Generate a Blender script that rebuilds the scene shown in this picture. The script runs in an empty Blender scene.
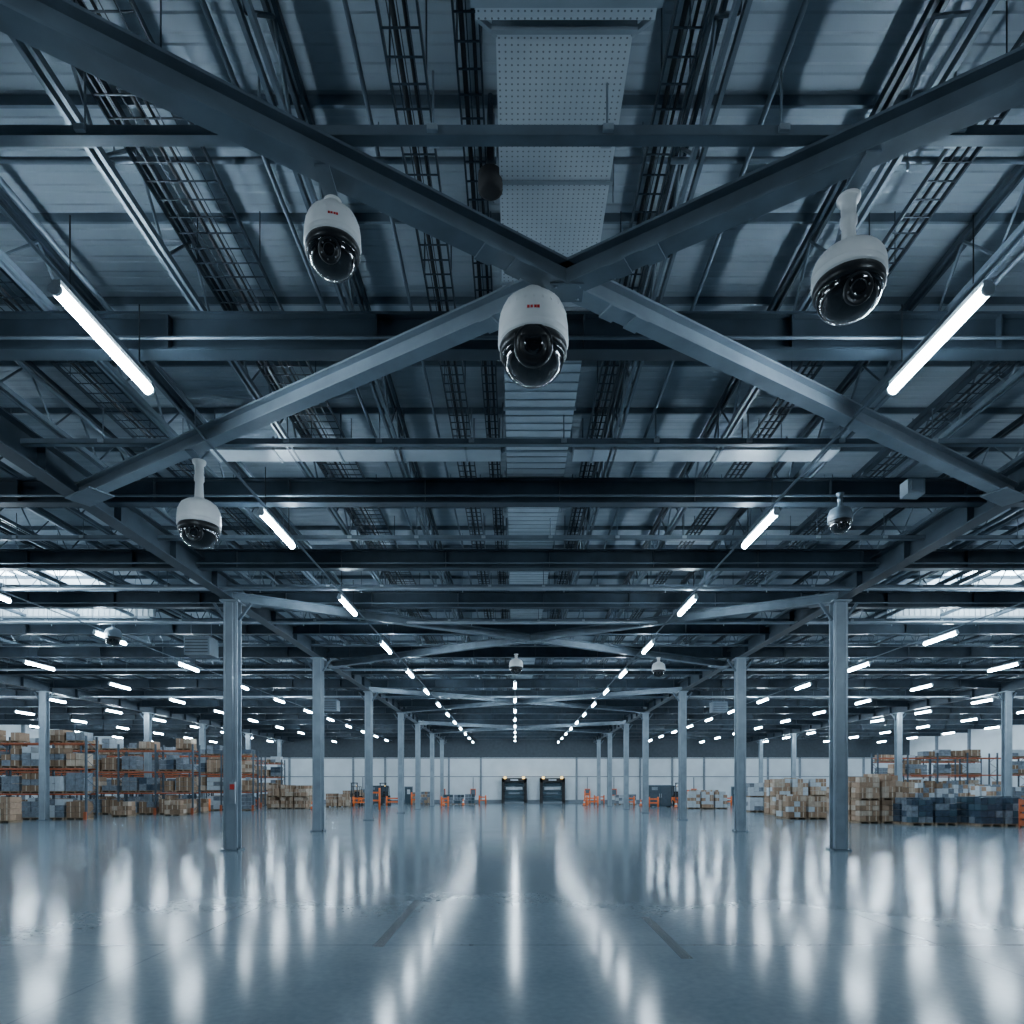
import bpy, math, random
from mathutils import Vector, Matrix
random.seed(7)
scene = bpy.context.scene
H0 = 2.0

# ---------------------------------------------------------------- materials
def nt(name):
    m = bpy.data.materials.new(name); m.use_nodes = True
    n = m.node_tree.nodes; l = m.node_tree.links
    return m, n, l, n['Principled BSDF']
def mat(name, col, rough=0.5, metal=0.0, var=0.15, scale=3.0, bump=0.0, spec=0.5, coat=0.0):
    m, n, l, b = nt(name)
    tc = n.new('ShaderNodeTexCoord'); no = n.new('ShaderNodeTexNoise')
    no.inputs['Scale'].default_value = scale; no.inputs['Detail'].default_value = 4
    l.new(tc.outputs['Object'], no.inputs['Vector'])
    r = n.new('ShaderNodeValToRGB')
    r.color_ramp.elements[0].position = .3; r.color_ramp.elements[1].position = .7
    r.color_ramp.elements[0].color = [c*(1-var) for c in col]+[1]
    r.color_ramp.elements[1].color = [min(1, c*(1+var)) for c in col]+[1]
    l.new(no.outputs['Fac'], r.inputs['Fac']); l.new(r.outputs['Color'], b.inputs['Base Color'])
    b.inputs['Roughness'].default_value = rough; b.inputs['Metallic'].default_value = metal
    b.inputs['Specular IOR Level'].default_value = spec
    b.inputs['Coat Weight'].default_value = coat
    if bump:
        bp = n.new('ShaderNodeBump'); bp.inputs['Strength'].default_value = bump; bp.inputs['Distance'].default_value = .01
        l.new(no.outputs['Fac'], bp.inputs['Height']); l.new(bp.outputs['Normal'], b.inputs['Normal'])
    return m
def emis(name, col, s):
    m, n, l, b = nt(name)
    b.inputs['Base Color'].default_value = (.8,.8,.8,1)
    b.inputs['Emission Color'].default_value = (*col, 1); b.inputs['Emission Strength'].default_value = s
    return m

M = {}
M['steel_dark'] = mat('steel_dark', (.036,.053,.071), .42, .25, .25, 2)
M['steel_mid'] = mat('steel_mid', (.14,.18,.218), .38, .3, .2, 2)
M['steel_brace_lit'] = mat('steel_brace_lit', (.29,.345,.395), .34, .35, .15, 2)  # brace steel with lamp light painted into the colour, paler than steel_mid
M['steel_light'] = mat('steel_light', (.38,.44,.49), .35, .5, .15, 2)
M['column'] = mat('column_paint', (.31,.37,.42), .4, .3, .18, 1.5)
M['cable'] = mat('cable_black', (.02,.025,.03), .6)
M['white_shell'] = mat('camera_white_shell', (.78,.78,.77), .35, 0, .04, 6)
M['black_shell'] = mat('camera_black_shell', (.012,.013,.015), .35, 0, .1, 6)
M['dome_glass'] = mat('camera_dome_glass', (.006,.007,.009), .08, 0, .1, 3, spec=.6, coat=.5)
M['lens_ring'] = mat('camera_lens_ring', (.03,.033,.038), .3, .5)
M['led'] = mat('camera_ir_led', (.35,.37,.4), .25, .3)
M['red_mark'] = mat('red_mark', (.6,.03,.03), .4)
M['tube'] = emis('lamp_tube', (.68,.855,1.0), 145)
M['lamp_body'] = mat('lamp_housing', (.55,.6,.64), .4, .1)
M['skylight'] = emis('skylight_pane', (.66,.86,1.0), 16)
M['orange'] = mat('rack_orange', (.36,.085,.03), .5, 0, .15, 4)
M['bright_orange'] = mat('safety_orange', (.85,.17,.03), .5, 0, .1, 4)
M['rack_blue'] = mat('rack_upright', (.06,.085,.11), .5, .2)
M['wood'] = mat('pallet_wood', (.24,.17,.11), .8, 0, .3, 8)
M['card1'] = mat('cardboard_light', (.34,.225,.15), .8, 0, .15, 5)
M['card2'] = mat('cardboard_mid', (.21,.135,.085), .8, 0, .15, 5)
M['card3'] = mat('cardboard_pale', (.44,.35,.27), .8, 0, .15, 5)
M['white_box'] = mat('white_carton', (.48,.53,.57), .6, 0, .1, 5)
M['blue_wrap'] = mat('blue_wrap', (.04,.062,.09), .3, 0, .35, 6, .4)
M['grey_wrap'] = mat('grey_wrap', (.16,.19,.225), .3, 0, .3, 6, .4)
M['tape'] = mat('packing_tape', (.5,.42,.32), .4)
M['rubber'] = mat('rubber_black', (.015,.015,.017), .7)
M['yellow'] = emis('beacon_yellow', (1,.6,.08), 4)
M['teal'] = mat('teal_cabinet', (.035,.07,.095), .5)
M['white_wall'] = mat('wall_panel_white', (.70,.76,.80), .55, 0, .08, .6)
M['wall_dark'] = mat('wall_header_dark', (.05,.065,.08), .7)
M['wall_trim'] = mat('wall_trim_grey', (.20,.235,.27), .6)
M['red'] = mat('safety_red', (.6,.04,.03), .5)
M['floor_dark'] = mat('floor_stain', (.055,.075,.09), .17, 0, .3, 8, spec=.3)

def floor_mat():
    m, n, l, b = nt('polished_concrete')
    tc = n.new('ShaderNodeTexCoord')
    a = n.new('ShaderNodeTexNoise'); a.inputs['Scale'].default_value = .3; a.inputs['Detail'].default_value = 5; a.inputs['Roughness'].default_value=.55
    c = n.new('ShaderNodeTexNoise'); c.inputs['Scale'].default_value = 12; c.inputs['Detail'].default_value = 6
    l.new(tc.outputs['Object'], a.inputs['Vector']); l.new(tc.outputs['Object'], c.inputs['Vector'])
    mx = n.new('ShaderNodeMath'); mx.operation='MULTIPLY_ADD'; mx.inputs[1].default_value=.5
    l.new(c.outputs['Fac'], mx.inputs[0]); l.new(a.outputs['Fac'], mx.inputs[2])
    r = n.new('ShaderNodeValToRGB'); e=r.color_ramp.elements
    e[0].position=.45; e[0].color=(.105,.145,.175,1); e[1].position=1.0; e[1].color=(.18,.235,.275,1)
    l.new(mx.outputs[0], r.inputs['Fac'])
    sx = n.new('ShaderNodeSeparateXYZ'); l.new(tc.outputs['Object'], sx.inputs[0])
    def joint(sock, per, off, w):
        ad = n.new('ShaderNodeMath'); ad.operation='ADD'; ad.inputs[1].default_value=off; l.new(sock, ad.inputs[0])
        pp = n.new('ShaderNodeMath'); pp.operation='PINGPONG'; pp.inputs[1].default_value=per/2; l.new(ad.outputs[0], pp.inputs[0])
        lt = n.new('ShaderNodeMath'); lt.operation='LESS_THAN'; lt.inputs[1].default_value=w; l.new(pp.outputs[0], lt.inputs[0])
        return lt.outputs[0]
    j1 = joint(sx.outputs['X'], 9.7, -5.4, .010); j2 = joint(sx.outputs['Y'], 10.0, 1.3, .02)
    jm = n.new('ShaderNodeMath'); jm.operation='MAXIMUM'; l.new(j1, jm.inputs[0]); l.new(j2, jm.inputs[1])
    js = n.new('ShaderNodeMath'); js.operation='MULTIPLY'; js.inputs[1].default_value=.4; l.new(jm.outputs[0], js.inputs[0])
    mixc = n.new('ShaderNodeMix'); mixc.data_type='RGBA'; l.new(js.outputs[0], mixc.inputs['Factor'])
    l.new(r.outputs['Color'], mixc.inputs['A']); mixc.inputs['B'].default_value=(.03,.04,.05,1)
    l.new(mixc.outputs['Result'], b.inputs['Base Color'])
    rr = n.new('ShaderNodeMapRange'); rr.inputs['From Min'].default_value=.2; rr.inputs['From Max'].default_value=.8
    rr.inputs['To Min'].default_value=.135; rr.inputs['To Max'].default_value=.16
    l.new(a.outputs['Fac'], rr.inputs['Value']); l.new(rr.outputs[0], b.inputs['Roughness'])
    b.inputs['Specular IOR Level'].default_value=.28
    return m
M['floor'] = floor_mat()

def deck_mat():
    m, n, l, b = nt('roof_deck_metal')
    tc = n.new('ShaderNodeTexCoord'); sx = n.new('ShaderNodeSeparateXYZ'); l.new(tc.outputs['Object'], sx.inputs[0])
    no = n.new('ShaderNodeTexNoise'); no.inputs['Scale'].default_value=.8; no.inputs['Detail'].default_value=5
    l.new(tc.outputs['Object'], no.inputs['Vector'])
    r = n.new('ShaderNodeValToRGB'); e=r.color_ramp.elements
    e[0].position=.3; e[0].color=(.27,.325,.375,1); e[1].position=.75; e[1].color=(.37,.435,.49,1)
    l.new(no.outputs['Fac'], r.inputs['Fac'])
    pp = n.new('ShaderNodeMath'); pp.operation='PINGPONG'; pp.inputs[1].default_value=.15; l.new(sx.outputs['Y'], pp.inputs[0])
    lt = n.new('ShaderNodeMapRange'); lt.inputs['From Min'].default_value=.04; lt.inputs['From Max'].default_value=.07; l.new(pp.outputs[0], lt.inputs['Value'])
    bp = n.new('ShaderNodeBump'); bp.inputs['Strength'].default_value=.6; bp.inputs['Distance'].default_value=.03
    l.new(lt.outputs[0], bp.inputs['Height']); l.new(bp.outputs['Normal'], b.inputs['Normal'])
    l.new(r.outputs['Color'], b.inputs['Base Color']); b.inputs['Roughness'].default_value=.55; b.inputs['Metallic'].default_value=.1
    return m
M['deck'] = deck_mat()

def perf_mat():
    m, n, l, b = nt('perforated_galvanised')
    tc = n.new('ShaderNodeTexCoord')
    sc = n.new('ShaderNodeVectorMath'); sc.operation='MULTIPLY'; sc.inputs[1].default_value=(17,17,0); l.new(tc.outputs['Object'], sc.inputs[0])
    fr = n.new('ShaderNodeVectorMath'); fr.operation='FRACTION'; l.new(sc.outputs[0], fr.inputs[0])
    ds = n.new('ShaderNodeVectorMath'); ds.operation='DISTANCE'; ds.inputs[1].default_value=(.5,.5,0); l.new(fr.outputs[0], ds.inputs[0])
    lt = n.new('ShaderNodeMath'); lt.operation='LESS_THAN'; lt.inputs[1].default_value=.16; l.new(ds.outputs['Value'], lt.inputs[0])
    no = n.new('ShaderNodeTexNoise'); no.inputs['Scale'].default_value=1.3; no.inputs['Detail'].default_value=5; l.new(tc.outputs['Object'], no.inputs['Vector'])
    r = n.new('ShaderNodeValToRGB'); e=r.color_ramp.elements
    e[0].position=.3; e[0].color=(.52,.58,.63,1); e[1].position=.75; e[1].color=(.70,.75,.79,1)
    l.new(no.outputs['Fac'], r.inputs['Fac'])
    mx = n.new('ShaderNodeMix'); mx.data_type='RGBA'; l.new(lt.outputs[0], mx.inputs['Factor']); l.new(r.outputs['Color'], mx.inputs['A'])
    mx.inputs['B'].default_value=(.2,.23,.26,1); l.new(mx.outputs['Result'], b.inputs['Base Color'])
    b.inputs['Metallic'].default_value=.1; b.inputs['Roughness'].default_value=.4
    return m
M['perf'] = perf_mat()
M['galv'] = mat('galvanised_sheet', (.58,.64,.69), .4, .1, .12, 1.5)

# ---------------------------------------------------------------- mesh builder
class MB:
    def __init__(s): s.v=[]; s.f=[]; s.m=[]; s.sm=[]; s.mats=[]
    def mi(s, k):
        if k not in s.mats: s.mats.append(k)
        return s.mats.index(k)
    def box(s, c, d, k, R=None):
        b=len(s.v); x,y,z=[t/2 for t in d]; c=Vector(c)
        for p in [(-x,-y,-z),(x,-y,-z),(x,y,-z),(-x,y,-z),(-x,-y,z),(x,-y,z),(x,y,z),(-x,y,z)]:
            p=Vector(p)
            if R is not None: p=R@p
            s.v.append(c+p)
        i=s.mi(k)
        for f in [(0,3,2,1),(4,5,6,7),(0,1,5,4),(1,2,6,5),(2,3,7,6),(3,0,4,7)]:
            s.f.append([b+q for q in f]); s.m.append(i); s.sm.append(False)
    def b2(s, x0,x1,y0,y1,z0,z1,k): s.box(((x0+x1)/2,(y0+y1)/2,(z0+z1)/2),(x1-x0,y1-y0,z1-z0),k)
    def frame(s,p,q):
        p=Vector(p);q=Vector(q);d=(q-p);L=d.length;d.normalize()
        up=Vector((0,0,1))
        if abs(d.z)>.95: up=Vector((0,1,0))
        a=d.cross(up).normalized(); u=a.cross(d).normalized()
        return p,q,L,Matrix((a,d,u)).transposed()
    def bar(s,p,q,w,h,k,off=(0,0)):
        p,q,L,R=s.frame(p,q); c=(p+q)/2+R@Vector((off[0],0,off[1]))
        s.box(c,(w,L,h),k,R)
    def ibeam(s,p,q,w,h,k,tf=.03,tw=.02):   # p,q on the bottom line
        s.bar(p,q,w,tf,k,(0,tf/2)); s.bar(p,q,w,tf,k,(0,h-tf/2)); s.bar(p,q,tw,h-2*tf,k,(0,h/2))
    def rod(s,p,q,r,k,n=6,smooth=True,caps=True):
        p,q,L,R=s.frame(p,q); b=len(s.v); i=s.mi(k)
        for P in (p,q):
            for j in range(n):
                a=2*math.pi*j/n; s.v.append(P+R@Vector((r*math.cos(a),0,r*math.sin(a))))
        for j in range(n):
            j2=(j+1)%n; s.f.append([b+j,b+j2,b+n+j2,b+n+j]); s.m.append(i); s.sm.append(smooth)
        if caps:
            s.f.append([b+j for j in range(n)][::-1]); s.m.append(i); s.sm.append(False)
            s.f.append([b+n+j for j in range(n)]); s.m.append(i); s.sm.append(False)
    def lathe(s,c,prof,n=40,R=None):  # prof: (r,z,mat)
        c=Vector(c); b=len(s.v)
        for r,z,k in prof:
            for j in range(n):
                a=2*math.pi*j/n; p=Vector((r*math.cos(a),r*math.sin(a),z))
                if R is not None: p=R@p
                s.v.append(c+p)
        for t in range(len(prof)-1):
            i=s.mi(prof[t+1][2])
            for j in range(n):
                j2=(j+1)%n; s.f.append([b+t*n+j,b+t*n+j2,b+(t+1)*n+j2,b+(t+1)*n+j]); s.m.append(i); s.sm.append(True)
    def make(s,name,loc=None):
        me=bpy.data.meshes.new(name)
        o0=Vector(loc) if loc is not None else Vector((0,0,0))
        me.from_pydata([tuple(v-o0) for v in s.v],[],s.f)
        for k in s.mats: me.materials.append(M[k])
        me.polygons.foreach_set('material_index', s.m); me.polygons.foreach_set('use_smooth', s.sm)
        me.update()
        o=bpy.data.objects.new(name,me); o.location=o0; scene.collection.objects.link(o)
        return o

XL,XR,YB,YF = -52,52,-14,90      # room extents
ZD = 9.9                         # roof deck
COLY=[22,31.6,42.5,54.5,64,75,85]
CXL,CXR=-9.1,10.42

# ---------------------------------------------------------------- room shell
b=MB(); b.b2(XL,XR,YB,YF,-.2,0,'floor'); b.make('floor')
b=MB()
SKY=[(-20.8,-15.6),(15.9,21.1)]; SY0,SY1=24.2,27.2
b.b2(XL,XR,YB,SY0,ZD,ZD+.15,'deck'); b.b2(XL,XR,SY1,YF,ZD,ZD+.15,'deck')
xs=[XL]+[v for s in SKY for v in s]+[XR]
for i in (0,2,4): b.b2(xs[i],xs[i+1],SY0,SY1,ZD,ZD+.15,'deck')
b.make('ceiling')
for x0,x1 in SKY:
    b=MB(); b.b2(x0,x1,SY0,SY1,ZD+.5,ZD+.55,'skylight')
    for a in (x0-.03,x1+.03): b.b2(a-.03,a+.03,SY0-.06,SY1+.06,ZD,ZD+.6,'lamp_body')
    for a in (SY0-.03,SY1+.03): b.b2(x0,x1,a-.03,a+.03,ZD,ZD+.6,'lamp_body')
    for t in range(1,4):
        xx=x0+(x1-x0)*t/4; b.b2(xx-.03,xx+.03,SY0,SY1,ZD+.42,ZD+.5,'steel_mid')
    b.b2(x0,x1,25.67,25.73,ZD+.42,ZD+.5,'steel_mid')
    b.make('window_1' if x0<0 else 'window_2')

b=MB(); b.b2(XL,XR,YF,YF+.3,0,6.0,'white_wall'); b.b2(XL,XR,YF-.02,YF+.3,6.0,ZD,'wall_dark'); b.make('wall_far')
b=MB(); b.b2(XL,XR,YB-.3,YB,0,ZD,'wall_dark'); b.make('wall_near')
for nm,x0,x1 in (('wall_left',XL-.3,XL),('wall_right',XR,XR+.3)):
    b=MB(); b.b2(x0,x1,YB,YF,0,ZD,'white_wall'); b.make(nm)
b=MB()
x=XL+1.3
while x<XR:
    if not (-2<x<7): b.b2(x-.13,x+.13,YF-.15,YF-.001,0,6.0,'wall_trim')
    x+=4.2
for z in (3.5,5.9): b.b2(XL,XR,YF-.07,YF-.001,z-.05,z+.05,'wall_trim')
b.make('trim_1')
b=MB(); b.b2(XL,XR,YF-.05,YF-.001,0,.45,'wall_trim'); b.make('baseboard_far')
for s,nm in ((-1,'trim_2'),(1,'trim_3')):
    b=MB()
    for y in range(-12,90,6):
        xx=s*51.85; b.b2(xx-.14,xx+.14,y-.12,y+.12,0,ZD-.01,'wall_trim')
    b.make(nm)

def dock(x):
    b=MB(); w=3.3; h=3.3
    b.b2(x-w/2,x-w/2+.4,YF-.8,YF-.08,0,h,'rubber'); b.b2(x+w/2-.4,x+w/2,YF-.8,YF-.08,0,h,'rubber')
    b.b2(x-w/2,x+w/2,YF-.8,YF-.08,h-.55,h,'rubber')
    for k in range(5):
        b.b2(x-w/2+.4,x+w/2-.4,YF-.3,YF-.22,.05+k*.54,.05+k*.54+.5,'teal')
    b.b2(x-w/2+.55,x+w/2-.55,YF-.34,YF-.30,1.75,2.15,'lamp_body')
    b.b2(x-w/2+.9,x+w/2-.9,YF-.34,YF-.30,1.2,1.4,'wall_trim')
    b.b2(x-w/2+.4,x+w/2-.4,YF-.9,YF-.25,0,.2,'wall_trim')
    for s in (-1,1): b.b2(x+s*1.2-.14,x+s*1.2+.14,YF-.95,YF-.8,h-.1,h+.2,'yellow')
    b.b2(x-.5,x+.5,YF-.9,YF-.8,h-.35,h-.15,'lamp_body')
    return b
dock(-.1).make('door_1'); dock(4.9).make('door_2')
for i,x in enumerate((-14,-27,17.5,29)):
    b=MB(); b.b2(x-.55,x+.55,YF-.12,YF-.06,0,2.2,'wall_trim'); b.b2(x-.45,x+.45,YF-.16,YF-.12,0.02,2.1,'teal'); b.b2(x-.2,x+.2,YF-.18,YF-.16,1.2,1.8,'lamp_body')
    b.b2(x+.3,x+.4,YF-.22,YF-.16,.95,1.1,'steel_light'); b.make('door_%d'%(i+3))
for x in (-9.5,-5.5,9.5,13,23.5,-20,-31):
    b=MB(); b.b2(x-.35,x+.35,YF-.35,YF-.16,1.0,1.9,'bright_orange' if int(x)%2 else 'steel_light'); b.b2(x-.28,x+.28,YF-.38,YF-.35,1.1,1.8,'steel_mid'); b.b2(x-.04,x+.04,YF-.3,YF-.16,1.9,3.4,'steel_mid')
    b.make('wall_service_cabinet')

# ---------------------------------------------------------------- columns
def column(x,y,ztop,extra=False):
    b=MB(); w=.44; d=.36
    b.b2(x-w/2,x+w/2,y-d/2,y-d/2+.04,0,ztop,'column'); b.b2(x-w/2,x+w/2,y+d/2-.04,y+d/2,0,ztop,'column')
    b.b2(x-.03,x+.03,y-d/2+.04,y+d/2-.04,0,ztop,'column')
    b.b2(x-w/2+.03,x-w/2+.07,y-d/2-.02,y-d/2,0,ztop,'steel_light'); b.b2(x+w/2-.07,x+w/2-.03,y-d/2-.02,y-d/2,0,ztop,'steel_light')
    b.b2(x-.3,x+.3,y-.28,y+.28,0,.04,'steel_mid')
    for sx in (-1,1):
        for sy in (-1,1): b.rod((x+sx*.26,y+sy*.24,.04),(x+sx*.26,y+sy*.24,.09),.025,'steel_dark',6)
    b.b2(x-.3,x+.3,y-.3,y+.3,ztop-.05,ztop,'column')
    for s in (-1,1):
        b.bar((x+s*.2,y,ztop-.6),(x+s*.6,y,ztop-.05),.08,.08,'steel_mid')
    if extra:
        b.b2(x+.02,x+.2,y-.3,y-.2,1.5,2.2,'steel_light'); b.b2(x+.04,x+.18,y-.32,y-.3,1.95,2.12,'red')
        b.rod((x+.1,y-.24,2.2),(x+.1,y-.24,ztop-.1),.02,'steel_light')
    b.make('steel_column')
for i,y in enumerate(COLY):
    column(CXL,y,8.0,i<1); column(CXR,y,8.0,False)
for y in COLY[2:]:
    column(-29.3,y,8.0); column(30.6,y,8.0)

# ---------------------------------------------------------------- primary steel
b=MB()
for x in (CXL,CXR,-29.3,30.6):
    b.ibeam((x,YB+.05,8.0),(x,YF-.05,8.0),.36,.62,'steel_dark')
    y=YB+2
    while y<YF:
        b.b2(x-.17,x+.17,y-.012,y+.012,8.03,8.59,'steel_dark'); y+=2.5
b.make('longitudinal_girder')
MAIN=[-9,-3,3.2,9.94,15.2,19.7,23.9,28,33,38,43,48,53,58,63,68,73,78,83,88]
for y in MAIN:
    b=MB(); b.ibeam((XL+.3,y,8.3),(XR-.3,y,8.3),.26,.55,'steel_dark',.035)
    x=XL+2
    while x<XR:
        b.b2(x-.012,x+.012,y-.12,y+.12,8.33,8.82,'steel_dark'); x+=3.0
    if y in (9.94,15.2,19.7,23.9):
        b.rod((XL+.3,y-.2,8.42),(XR-.3,y-.2,8.42),.025,'steel_mid')
    b.make('transverse_roof_beam')
for y in (6.67,12.6,17.4,21.6,26,30.5):
    b=MB()
    b.b2(-30,30,y-.06,y+.06,8.32,8.335,'steel_mid'); b.b2(-30,30,y+.04,y+.06,8.32,8.42,'steel_mid'); b.b2(-30,30,y-.06,y-.045,8.32,8.42,'steel_mid')
    x=-29.7
    while x<30: b.b2(x-.05,x+.05,y-.1,y+.1,8.34,8.4,'steel_light'); b.rod((x,y,8.4),(x,y,9.0),.012,'steel_mid',4); x+=1.7
    b.make('strut_channel')

def xbrace(cx,cy,x0,x1,y0,y1,k1,k2,w=.24,h=.3):
    b=MB()
    for (px,py,k) in ((x0,y0,k1),(x1,y0,k1),(x0,y1,k2),(x1,y1,k2)):
        b.ibeam((cx,cy,8.0),(px,py,8.0),w,h,k,.03,.02)
        d=Vector((px-cx,py-cy,0)).normalized()
        for t in (.7,1.1): 
            q=Vector((cx,cy,8.0))+d*t; b.bar(q-d*.1+Vector((0,0,-.012)),q+d*.1+Vector((0,0,-.012)),w+.02,.02,k)
        q=Vector((px,py,8.0))
        b.bar(q-d*.9+Vector((0,0,-.02)),q+d*.05+Vector((0,0,-.02)),.5,.03,'steel_mid')
    b.box((cx,cy,7.985),(.4,.3,.02),k1)
    for sx in (-1,1):
        for sy in (-1,1): b.rod((cx+sx*.14,cy+sy*.1,7.955),(cx+sx*.14,cy+sy*.1,7.98),.022,'steel_mid')
    return b
xbrace(.62,8.25,CXL,CXR,2.1,14.25,'steel_mid','steel_brace_lit').make('roof_cross_brace')  # far arms get the paler steel: lamplit look put into their colour
for y0,y1 in ((22,34),(42.5,54.5),(64,75)):
    xbrace(.6,(y0+y1)/2,CXL,CXR,y0,y1,'steel_mid','steel_mid').make('roof_cross_brace')

# ---------------------------------------------------------------- joists, purlins
jx=[]
x=-2.4
while x>XL+1: jx.append(x); x-=2.15
x=2.0
while x<XR-1: jx.append(x); x+=2.15
for x in sorted(jx):
    b=MB(); near=abs(x)<26
    for s in (-.05,.05):
        b.b2(x+s-.022,x+s+.022,YB+.2,YF-.2,8.86,8.95,'steel_dark' if not near else 'steel_mid')
        b.b2(x+s-.022,x+s+.022,YB+.2,YF-.2,9.64,9.74,'steel_dark')
    y=YB+.5; yend=50 if near else 40
    while y<yend:
        b.rod((x,y,8.93),(x,y+.7,9.68),.022,'steel_mid',4,False,False)
        b.rod((x,y+.7,9.68),(x,y+1.4,8.93),.022,'steel_mid',4,False,False)
        y+=1.4
    b.make('open_web_joist')
b=MB(); y=YB+1
while y<YF:
    b.b2(XL+.3,XR-.3,y-.02,y+.02,9.78,9.9,'steel_mid'); y+=1.6
b.make('roof_purlins')

# ---------------------------------------------------------------- ductwork, trays
b=MB(); cx=.45; w=1.25
b.b2(cx-w/2,cx+w/2,6.2,9.3,8.88,9.4,'perf'); b.b2(cx-w/2,cx+w/2,9.3,YF-1,8.88,9.4,'galv')
y=6.2
while y<YF-1: b.b2(cx-w/2-.035,cx+w/2+.035,y-.02,y+.02,8.86,9.42,'steel_light'); y+=1.55
y=9.5
while y<45: b.b2(cx-w/2,cx+w/2,y-.012,y+.012,8.866,8.88,'steel_light'); y+=.26
b.b2(cx-.8,cx+.8,YB+2,6.1,8.86,9.5,'perf')
for y in (-10,-6,-2,2,3.7,5.95): b.b2(cx-.84,cx+.84,y-.03,y+.03,8.83,9.52,'steel_light')
for s in (-1,1): b.bar((cx+s*.8,6.1,8.9),(cx+s*.62,6.25,8.9),.03,.06,'steel_light')
for y in [2,5,8,11,14,17,20,23,26,30,34,38]:
    for s in (-1,1): b.rod((cx+s*.7,y,8.86),(cx+s*.7,y,9.9),.012,'steel_mid',4)
b.make('air_duct')
b=MB(); b.b2(-6.2,-.3,13.85,14.35,8.86,9.1,'galv'); b.b2(1.2,6.6,13.85,14.35,8.86,9.1,'galv')
x=-6.2
while x<6.7:
    if not -.4<x<1.2: b.b2(x-.02,x+.02,13.82,14.38,8.84,9.12,'steel_light'); b.rod((x,14.1,9.1),(x,14.1,9.8),.012,'steel_mid',4)
    x+=1.3
b.make('branch_air_duct')
def tray(x,w,y0,y1,z,step=.25,k='steel_dark',mids=2):
    b=MB()
    for s in (-1,1): b.b2(x+s*w/2-.010,x+s*w/2+.010,y0,y1,z,z+.07,k)
    for j in range(mids):
        xx=x-w/2+w*(j+1)/(mids+1); b.b2(xx-.005,xx+.005,y0,y1,z,z+.01,k)
    y=y0
    while y<y1: b.b2(x-w/2,x+w/2,y-.006,y+.006,z+.0,z+.015,k); y+=step
    y=y0+.5
    while y<y1:
        for s in (-1,1): b.rod((x+s*w/2,y,z+.05),(x+s*w/2,y,9.85),.009,k,4,False,False)
        y+=2.6
    b.rod((x-.05,y0,z+.045),(x-.05,y1,z+.045),.025,'cable',6); b.rod((x+.06,y0,z+.04),(x+.06,y1,z+.04),.018,'cable',6)
    b.make('cable_tray')
tray(-1.05,.36,YB+2,70,8.95,mids=3); tray(-.45,.24,YB+2,70,9.1,mids=1); tray(1.58,.28,YB+2,70,8.95,mids=1)
tray(-3.9,.85,YB+2,40,9.1,.25,'steel_dark',5); tray(5.0,.35,YB+2,45,9.1); tray(-7.4,.7,YB+2,45,9.1,.3,'steel_dark',4); tray(8.2,.5,YB+2,45,9.1,.3,'steel_dark',3)
b=MB()
for x,z,r in ((-2.9,9.3,.03),(-1.6,9.4,.025),(2.7,9.3,.03),(-6.1,9.2,.04),(6.9,9.25,.04),(-8.5,9.3,.04),(12.5,8.95,.06),(-12,8.95,.06),(-14,9.2,.08),(15,9.2,.08)):
    b.rod((x,YB+1,z),(x,85,z),r,'steel_mid')
b.make('overhead_conduits')
for y,z in ((5.3,9.5),(8.0,9.35),(11.2,9.45),(17.0,9.3),(20.9,8.1),(25.2,8.1),(35.5,8.15),(46,8.15)):
    b=MB(); b.rod((-46,y,z),(46,y,z),.035 if z>8.2 else .06,'steel_mid' if z>8.2 else 'steel_light',8)
    x=-45
    while x<46:
        b.rod((x,y,z-.12),(x,y,z),.015,'steel_light',5); b.rod((x,y,z),(x,y,9.8),.008,'steel_mid',4,False,False); x+=3.1
    b.make('sprinkler_pipe')

# ---------------------------------------------------------------- linear lamps
ZL=7.8
def lamp(b,x,y,L=2.1,detail=False):
    n=12 if detail else 5
    b.rod((x,y-L/2+.06,ZL),(x,y+L/2-.06,ZL),.07,'tube',n,True,detail)
    b.b2(x-.05,x+.05,y-L/2+.05,y+L/2-.05,ZL+.06,ZL+.12,'lamp_body')
    for s in (-1,1):
        b.rod((x,y+s*(L/2-.06),ZL),(x,y+s*(L/2-.02),ZL),.075,'lamp_body',n if detail else 6)
        b.rod((x,y+s*L*.36,ZL+.1),(x,y+s*L*.36,8.87 if detail else 8.4),.01,'cable',4,False,False)
def row(x,y0,pitch=6.65,rail=True,yend=88,detail_to=0,r0=None):
    y=y0; far=MB()
    while y<yend:
        if y<detail_to and y>0:
            b=MB(); lamp(b,x,y,2.1,True); b.make('linear_lamp_fixture',(x,y,ZL))
        else: lamp(far,x,y)
        y+=pitch
    if rail: far.b2(x-.02,x+.02,r0 if r0 is not None else YB+1,yend,ZL+.2,ZL+.23,'steel_mid')
    far.make('linear_lamp_row')
row(-5.34,8.95-6.42,6.42,detail_to=30); row(5.5,8.95-6.42,6.42,detail_to=30)
row(.0,38.5,6.42,r0=37.4)
row(-15.7,20.2-6.3*2,6.3); row(16.5,20.2-6.3*2,6.3)
for x in (-22.6,-30.5,-38,-45.5,23.5,31.3,38.8,46): row(x,26.2+random.uniform(-1,1),6.6,False)

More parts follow.
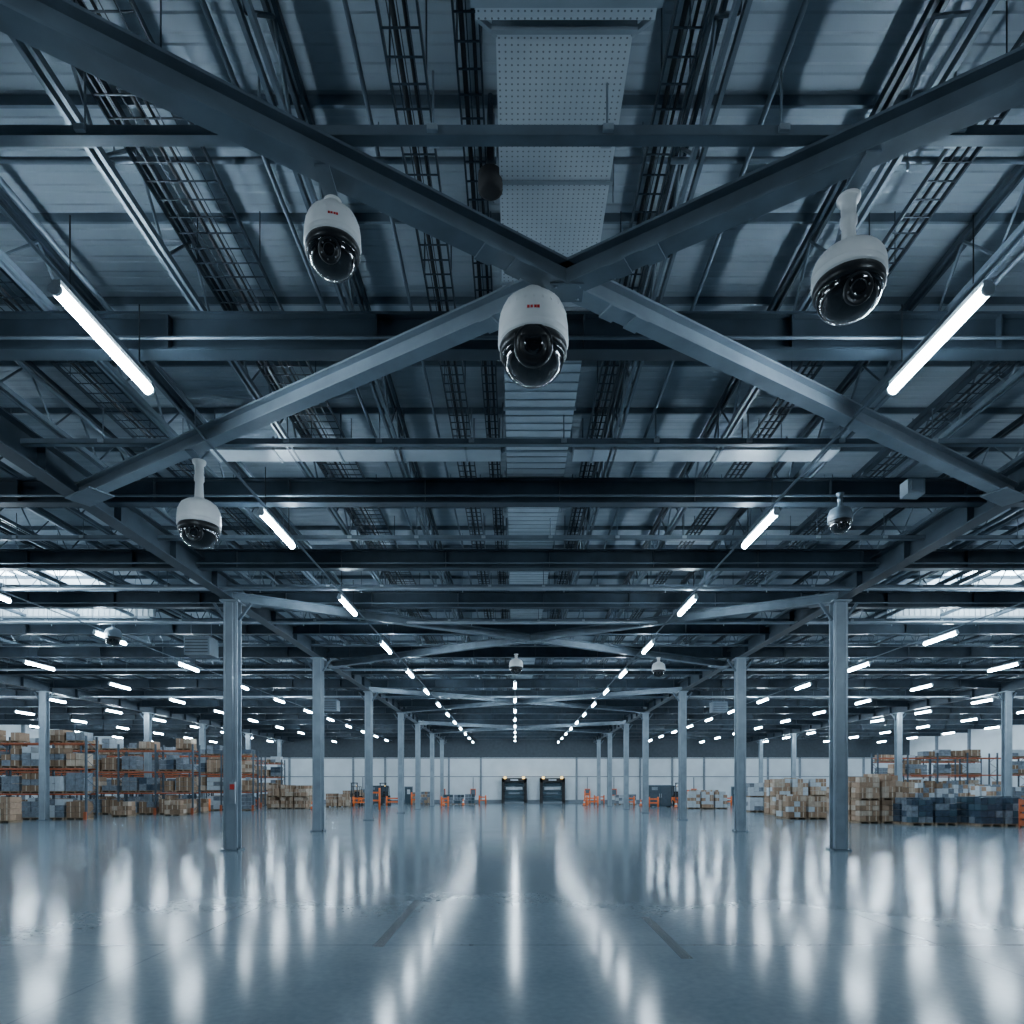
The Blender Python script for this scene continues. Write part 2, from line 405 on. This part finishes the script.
def heater(x,y,z):
    b=MB(); b.b2(x-.5,x+.5,y-.4,y+.4,z,z+.7,'steel_mid')
    for i in range(5): b.b2(x-.44,x+.44,y-.43,y-.40,z+.08+i*.12,z+.13+i*.12,'steel_dark')
    b.rod((x,y+.4,z+.35),(x,y+.5,z+.35),.25,'steel_dark',12)
    for s in (-1,1): b.rod((x+s*.4,y,z+.7),(x+s*.4,y,8.9),.015,'steel_mid',4)
    b.make('unit_heater')
heater(-12.4,27,7.2); heater(-12.4,46,7.2); heater(14,47,7.2)
b=MB(); b.b2(8.0,8.35,13.9,14.2,8.0,8.3,'steel_brace_lit'); b.b2(8.05,8.3,13.87,13.9,8.05,8.25,'steel_light'); b.make('junction_box')
b=MB(); b.lathe((-.28,7.75,8.86),[(0,-.1,'wood'),(.1,-.1,'rubber'),(.14,-.08,'rubber'),(.14,.1,'rubber'),(.05,.12,'rubber'),(.03,1.0,'steel_dark')],16); b.make('heat_detector')
for s in (-1,1):
    b=MB(); x0,x1=(-21,-14.6) if s<0 else (14.9,21.4)
    x=x0
    while x<x1: b.b2(x,x+.16,27.3,27.36,8.86,9.9,'white_wall'); b.b2(x+.16,x+.22,27.34,27.4,8.86,9.9,'lamp_body'); x+=.22
    b.b2(x0,x1,27.28,27.42,8.8,8.88,'steel_light'); b.make('corrugated_baffle')

# ---------------------------------------------------------------- PTZ cameras
def ptz(x,y,ztop,W,body,stem,aim=(0,-1,-.35),mark=False,lens=1.0,dark=False,leds=6,fl=.84,Rd=.44,arm=0):
    b=MB(); zc=ztop-(body+stem)*W; R=W*Rd; P=[]
    for i in range(17):
        a=-math.pi/2+i/16*math.pi/2; P.append((R*math.cos(a)+1e-4,R*fl*math.sin(a),'dome_glass'))
    w='white_shell' if not dark else 'steel_mid'; k='black_shell'
    P+=[(.452*W,.0,k),(.468*W,.012*W,k),(.478*W,.03*W,k),(.478*W,.125*W,k),(.468*W,.135*W,k),(.468*W,.145*W,k),(.496*W,.15*W,w),(.5*W,.165*W,w),(.499*W,.24*W,w),(.493*W,.25*W,w),(.498*W,.26*W,w)]
    b0=.26; bh=body-b0
    for t,r in ((.25,.492),(.45,.475),(.62,.445),(.75,.405),(.77,.385),(.79,.38),(.88,.32),(.94,.25),(.98,.19),(1,.15)):
        P.append((r*W,(b0+bh*t)*W,w))
    T=body
    if stem>.3:
        P+=[(.13*W,(T+.02)*W,w),(.105*W,(T+.08)*W,w),(.09*W,(T+stem*.45)*W,w),(.115*W,(T+stem*.5)*W,w),(.115*W,(T+stem*.62)*W,w),(.095*W,(T+stem*.64)*W,w),(.11*W,(T+stem*.9)*W,w),(.15*W,(T+stem*.93)*W,w),(.15*W,(T+stem)*W,w),(0,(T+stem)*W,w)]
    else: P+=[(.15*W,(T+stem)*W,w),(.0,(T+stem)*W,w)]
    c=Vector((x,y,zc)); b.lathe(c,P,56)
    for j in range(24):
        a=2*math.pi*j/24; u=Vector((math.cos(a),math.sin(a),0))
        b.rod(c+u*.478*W+Vector((0,0,(b0+bh*.45)*W)),c+u*.40*W+Vector((0,0,(b0+bh*.76)*W)),.006*W,w,4)
    d=Vector(aim).normalized()
    ct=math.sqrt(1-d.z*d.z); rl=R/math.sqrt(ct*ct+(d.z/fl)**2)
    Rm=d.to_track_quat('Z','Y').to_matrix(); s=lens*W
    b.lathe(c,[(.215*s,rl*.80,k),(.215*s,rl*.975,k),(.20*s,rl*1.0,'lens_ring'),(.185*s,rl*1.0,'lens_ring'),(.175*s,rl*.96,k),(.125*s,rl*.97,k),(.12*s,rl*1.01,'lens_ring'),(.10*s,rl*1.01,'lens_ring'),(.09*s,rl*.96,'dome_glass'),(.05*s,rl*.99,'dome_glass'),(.0,rl*1.0,'dome_glass')],32,Rm)
    for j in range(leds):
        a=2*math.pi*j/max(leds,1)+.3; u=Rm@Vector((.155*s*math.cos(a),.155*s*math.sin(a),0))
        b.rod(c+u+d*rl*.9,c+u+d*rl*.985,.014*W,'led',8)
    for j in range(8):
        a=2*math.pi*j/8+.2; p=Vector((math.cos(a),math.sin(a),0)); b.rod(c+p*.47*W+Vector((0,0,.08*W)),c+p*.485*W+Vector((0,0,.08*W)),.012*W,'lens_ring',8)
    if mark:
        zz=(b0+bh*.2)*W
        fr=Vector((-x,-y,0)).normalized(); side=Vector((-fr.y,fr.x,0))
        for t in (-.065,-.02,.03,.07):
            p=c+fr*.492*W+side*t*W+Vector((0,0,zz)); 
            RR=Matrix((side,fr,Vector((0,0,1)))).transposed(); b.box(p,(.035*W,.012*W,.035*W),'red_mark',RR)
    b.lathe((x,y,ztop),[(0,-.02,w),(.16*W,-.02,w),(.16*W,.0,w),(0,.0,w)],24)
    if arm: b.b2(x-.07,x+.07,y-arm,y+.12,ztop,ztop+.02,'steel_mid')
    b.make('ptz_security_camera',(x,y,ztop))
ptz(.22,8.25,7.98,.85,.84,.07,(-.02,-1,-.22),True,1.25,leds=0)
ptz(-1.86,6.97,7.98,.57,.80,.16,(.1,-1,-.5),True,.9,arm=.4)
ptz(3.38,6.92,7.98,.71,.60,.77,(-.1,-1,-.5),False,.9,fl=.80,arm=.5)
ptz(-5.78,12.5,7.98,.76,.78,.94,(.15,-1,-.35),False,.9,arm=.4)
ptz(6.95,14.6,8.3,.5,.75,.6,(-.3,-1,-.4),False,.8,True)
ptz(.05,30.6,8.0,.62,.75,.35,(0,-1,-.3),False,.8)
ptz(6.6,31.4,8.0,.62,.75,.35,(-.2,-1,-.3),False,.8)
ptz(-15.3,26,8.3,.6,.75,.35,(.2,-1,-.3),False,.8,True)

# ---------------------------------------------------------------- goods
def pallet(b,x,y,z,w=1.2,d=1.0):
    for s in (-1,0,1): b.b2(x+s*(w/2-.06)-.05,x+s*(w/2-.06)+.05,y-d/2,y+d/2,z,z+.1,'wood')
    for i in range(6):
        yy=y-d/2+.06+i*(d-.12)/5; b.b2(x-w/2,x+w/2,yy-.05,yy+.05,z+.1,z+.13,'wood')
def load(b,x,y,z,h,kinds,w=1.15,d=.95,nx=3,ny=2,ch=.33):
    n=max(1,round(h/ch)); ch=h/n
    for L in range(n):
        for i in range(nx):
            for j in range(ny):
                if L==n-1 and random.random()<.15: continue
                k=random.choice(kinds); bw=w/nx; bd=d/ny
                X=x-w/2+bw*(i+.5); Y=y-d/2+bd*(j+.5)
                b.box((X+random.uniform(-.01,.01),Y+random.uniform(-.01,.01),z+ch*(L+.5)),(bw*.95,bd*.96,ch*.94),k)
                if j==0: b.b2(X-.03,X+.03,Y-bd*.49,Y-bd*.48+.002,z+ch*L+.01,z+ch*(L+1)-.02,'tape' if k.startswith('card') else k)
BR=['card1','card2','card3','card1']; WH=['white_box','grey_wrap','white_box']; BL=['blue_wrap','blue_wrap','teal']
def stack(x,y,h,kinds=BR,n=1,name='carton_pallet_stack',m=1,levels=1):
    b=MB()
    for i in range(n):
        for j in range(m):
            X=x+i*1.3; Y=y+j*1.15; z=0
            for L in range(levels):
                pallet(b,X,Y,z); hh=(h-.13*levels)/levels*random.uniform(.9,1.0); load(b,X,Y,z+.13,hh,kinds); z+=.13+hh
    b.make(name,(x,y,0))
stack(20.0,39,2.85,BR,2,m=2,levels=2)
stack(18.0,44,1.6,['card1','card3','card2','white_box'],2,m=2)
stack(19.4,50,2.8,['card1','card3','white_box'],3,m=2,levels=2)
stack(20.0,57,2.5,WH,2,m=2,levels=2)
stack(25,52,2.4,BR,2,levels=2)
stack(17.2,66,1.8,['card1','white_box'],3,m=2)
stack(23.4,43.6,2.5,['card1','card2','card3','grey_wrap'],2,levels=2)
stack(21.9,37.2,1.5,BL+['grey_wrap'],2,'wrapped_pallet_stack',m=2)
stack(25.9,41.5,1.5,['grey_wrap','card3','blue_wrap'],2,'wrapped_pallet_stack')
stack(24.8,36,1.6,BL+['grey_wrap'],2,'wrapped_pallet_stack',m=2)
stack(27.6,46.3,2.4,['card2','white_box','grey_wrap'],2,'wrapped_pallet_stack',levels=2)
stack(33,47,2.2,['card1','white_box','grey_wrap'],3,m=2,levels=2); stack(27,57.5,2.4,BR,2,m=1,levels=2); stack(33,41,1.6,['card3','grey_wrap'],2)
stack(24,61,2.2,BR,4,levels=2); stack(33,55,2.4,['card1','grey_wrap','white_box'],5,levels=2)
stack(-23.2,66,2.4,BR,3,m=2,levels=2)
stack(-19.3,72.2,1.5,BR,2)
stack(-30.8,39.6,1.6,BR,2,m=1)
stack(-30.8,48.5,1.2,BR,1); stack(-24.6,49.5,1.2,BR,1); stack(-27.5,48,1.1,BR,1); stack(-25.4,54.9,1.2,['card1','card2'],1)
stack(-8.0,82,1.3,['grey_wrap','teal'],3,'wrapped_pallet_stack'); stack(12.6,82,1.3,['grey_wrap','white_box'],2,'wrapped_pallet_stack'); stack(24,70,1.9,BR,3)
stack(-12.5,86,1.6,['card1','grey_wrap'],2); stack(21,86,1.8,['card1','white_box','grey_wrap'],4); stack(-21,86,1.8,BR,3)

b=MB(); x,y=26.2,34.2
for z in (.1,.45,.8,1.15): b.b2(x-.6,x+.6,y-.5,y-.45,z,z+.26,'orange'); b.b2(x-.6,x-.55,y-.5,y+.5,z,z+.26,'orange'); b.b2(x+.55,x+.6,y-.5,y+.5,z,z+.26,'orange'); b.b2(x-.6,x+.6,y+.45,y+.5,z,z+.26,'orange')
for sx in (-1,1):
    for sy in (-1,1): b.b2(x+sx*.56-.05,x+sx*.56+.05,y+sy*.46-.05,y+sy*.46+.05,0,1.45,'orange')
b.b2(x-.55,x+.55,y-.45,y+.45,.08,.12,'wood'); b.make('orange_stillage_crate')

def rack(x0,x1,y,levels=3,hl=1.6,name='pallet_rack',kinds=None,fill=.92):
    kinds=kinds or [BR,BR,WH,['card2','grey_wrap'],['grey_wrap'],['grey_wrap','blue_wrap'],['card2']]
    bw=2.8; n=int((x1-x0)/bw); top=levels*hl+.5
    b=MB(); g=MB()
    for i in range(n+1):
        X=x1-i*bw
        for Y in (y,y+1.1):
            b.b2(X-.06,X+.06,Y-.05,Y+.05,0,top,'rack_blue'); b.b2(X-.1,X+.1,Y-.1,Y+.1,0,.02,'steel_mid')
        z=.2; f=1
        while z<top-.7:
            b.bar((X,y,z),(X,y+1.1,z+.6),.03,.03,'rack_blue') if f else b.bar((X,y+1.1,z),(X,y,z+.6),.03,.03,'rack_blue'); z+=.6; f=1-f
        b.b2(X-.09,X+.09,y-.14,y-.06,0,.5,'orange')
    for i in range(n):
        X1=x1-i*bw; X0=X1-bw
        for L in range(1,levels+1):
            z=L*hl
            for Y in (y,y+1.1): b.b2(X0+.05,X1-.05,Y-.03,Y+.03,z-.05,z+.05,'orange')
            for t in range(4): xx=X0+.4+t*.65; b.b2(xx-.03,xx+.03,y,y+1.1,z+.04,z+.07,'steel_light')
        for L in range(0,levels+1):
            z=L*hl+(.07 if L else 0)
            for t in (0,1):
                if random.random()>fill: continue
                px=X0+.75+t*1.3; hh=random.uniform(.8,1.25) if L<levels else random.uniform(.4,.8)
                pallet(g,px,y+.55,z); load(g,px,y+.55,z+.13,hh,random.choice(kinds),nx=2,ny=1,ch=.4)
    o=b.make(name); p=g.make('racked_goods'); p.parent=o
rack(-51,-27,43); rack(-51,-24.3,51.5); rack(-51,-23.0,60); rack(-50,-26,70); rack(-50,-27,79)
rack(33,48,64,fill=.5); rack(37,50.5,74,fill=.7)

def forklift(x,y,col='bright_orange'):
    b=MB()
    b.b2(x-.55,x+.55,y-.2,y+1.2,.3,.95,col); b.b2(x-.5,x+.5,y+1.2,y+1.6,.3,1.1,'rubber')
    b.b2(x-.25,x+.25,y+.3,y+.8,.95,1.1,'rubber'); b.b2(x-.25,x+.25,y+.75,y+.88,1.1,1.6,'rubber')
    for sx in (-1,1):
        b.bar((x+sx*.48,y-.1,.95),(x+sx*.45,y+.1,2.15),.06,.06,'rubber'); b.bar((x+sx*.48,y+1.2,1.0),(x+sx*.45,y+1.0,2.15),.06,.06,'rubber')
        b.b2(x+sx*.32-.05,x+sx*.32+.05,y-.42,y-.28,.1,2.6,'steel_dark')
        b.b2(x+sx*.28-.06,x+sx*.28+.06,y-1.5,y-.42,.12,.17,'steel_mid'); b.b2(x+sx*.28-.06,x+sx*.28+.06,y-.48,y-.42,.12,.8,'steel_mid')
        for yy,r in ((y+.05,.32),(y+1.25,.28)):
            b.rod((x+sx*.42,yy,r),(x+sx*.62,yy,r),r,'rubber',20); b.rod((x+sx*.6,yy,r),(x+sx*.63,yy,r),r*.5,'steel_light',12)
    for yy in (y+.1,y+.35,y+.6,y+.85,y+1.05): b.b2(x-.47,x+.47,yy-.02,yy+.02,2.13,2.18,'rubber')
    b.b2(x-.4,x+.4,y-.5,y-.42,.6,.68,'steel_dark'); b.b2(x-.4,x+.4,y-.44,y-.3,2.5,2.6,'steel_dark'); b.b2(x-.4,x+.4,y-.44,y-.3,1.3,1.38,'steel_dark')
    b.bar((x,y+.1,.95),(x,y+.25,1.35),.04,.04,'rubber'); b.rod((x,y+.22,1.33),(x,y+.26,1.37),.16,'rubber',14)
    b.rod((x,y+.9,2.18),(x,y+.9,2.3),.06,'yellow',8)
    b.make('forklift',(x,y,0))
forklift(-17.8,76); forklift(-15.2,79,'teal'); forklift(18.6,78)

def barrier(x,y,w=1.4,h=1.1):
    b=MB()
    for s in (-1,1):
        b.rod((x+s*w/2,y,0),(x+s*w/2,y,h),.09,'bright_orange',12); b.rod((x+s*w/2,y,0),(x+s*w/2,y,.03),.16,'steel_mid',12)
    for z in (h*.45,h*.8): b.bar((x-w/2,y,z),(x+w/2,y,z),.08,.14,'bright_orange')
    b.make('safety_barrier')
for p in ((-26.2,57),(-24.2,62.5),(-20.4,69.5),(-16.3,72),(-12.4,60,1.0,2.0),(-13.2,74),(-7.4,72,.7),(8.5,75,1.2),(12.4,74,1.0),(-4,84,.8),(14.0,69,.9),(21,61,.9),(23,75,1.5),(28.2,50,1.0),(10.6,86,1.2),(-9,87,1.0),(19,73,1.0,1.8),(8.9,84,.6,1.6),(-11.5,78,.6,1.5)):
    barrier(*p)
def cone(x,y):
    b=MB(); b.b2(x-.22,x+.22,y-.22,y+.22,0,.04,'rubber')
    b.lathe((x,y,.04),[(.17,0,'bright_orange'),(.12,.25,'bright_orange'),(.09,.42,'lamp_body'),(.04,.7,'bright_orange'),(.0,.71,'bright_orange')],16); b.make('traffic_cone')
for p in ((7.9,78),(8.6,81),(-6,79),(-8,76.5),(14,76),(-19,64),(16.5,70),(21.5,64)): cone(*p)
def cabinet(x,y):
    b=MB(); b.b2(x-1.15,x+1.15,y-.6,y+.6,.1,2.3,'teal')
    for s in (-1,1): b.b2(x+s*.57-.5,x+s*.57+.5,y-.64,y-.6,.2,2.2,'rack_blue'); b.b2(x+s*.1-.02,x+s*.1+.02,y-.68,y-.64,1,1.4,'steel_light')
    for i in range(4): b.b2(x-.9,x-.3,y-.66,y-.64,1.8+i*.08,1.84+i*.08,'steel_light')
    for sx in (-1,1): b.b2(x+sx*1.0-.08,x+sx*1.0+.08,y-.5,y+.5,0,.1,'rubber')
    b.make('equipment_cabinet',(x,y,0))
cabinet(15.2,72); cabinet(18,82.5); cabinet(-16.8,84)

b=MB(); b.b2(-1.80,-1.66,8.6,12.2,0,.002,'floor_dark'); b.b2(1.95,2.09,8.0,10.6,0,.002,'floor_dark'); b.make('floor_tyre_mark')

# ---------------------------------------------------------------- world, camera
w=bpy.data.worlds.new('world'); scene.world=w; w.use_nodes=True
w.node_tree.nodes['Background'].inputs[0].default_value=(.2,.3,.4,1); w.node_tree.nodes['Background'].inputs[1].default_value=.1
cd=bpy.data.cameras.new('camera'); cam=bpy.data.objects.new('camera',cd); scene.collection.objects.link(cam)
cam.location=(0,0,H0); cam.rotation_euler=(math.pi/2,0,0); cd.lens=24.01; cd.sensor_width=36
cd.shift_y=(788-512)/1024; cd.shift_x=-3/1024; cd.clip_end=300
scene.camera=cam
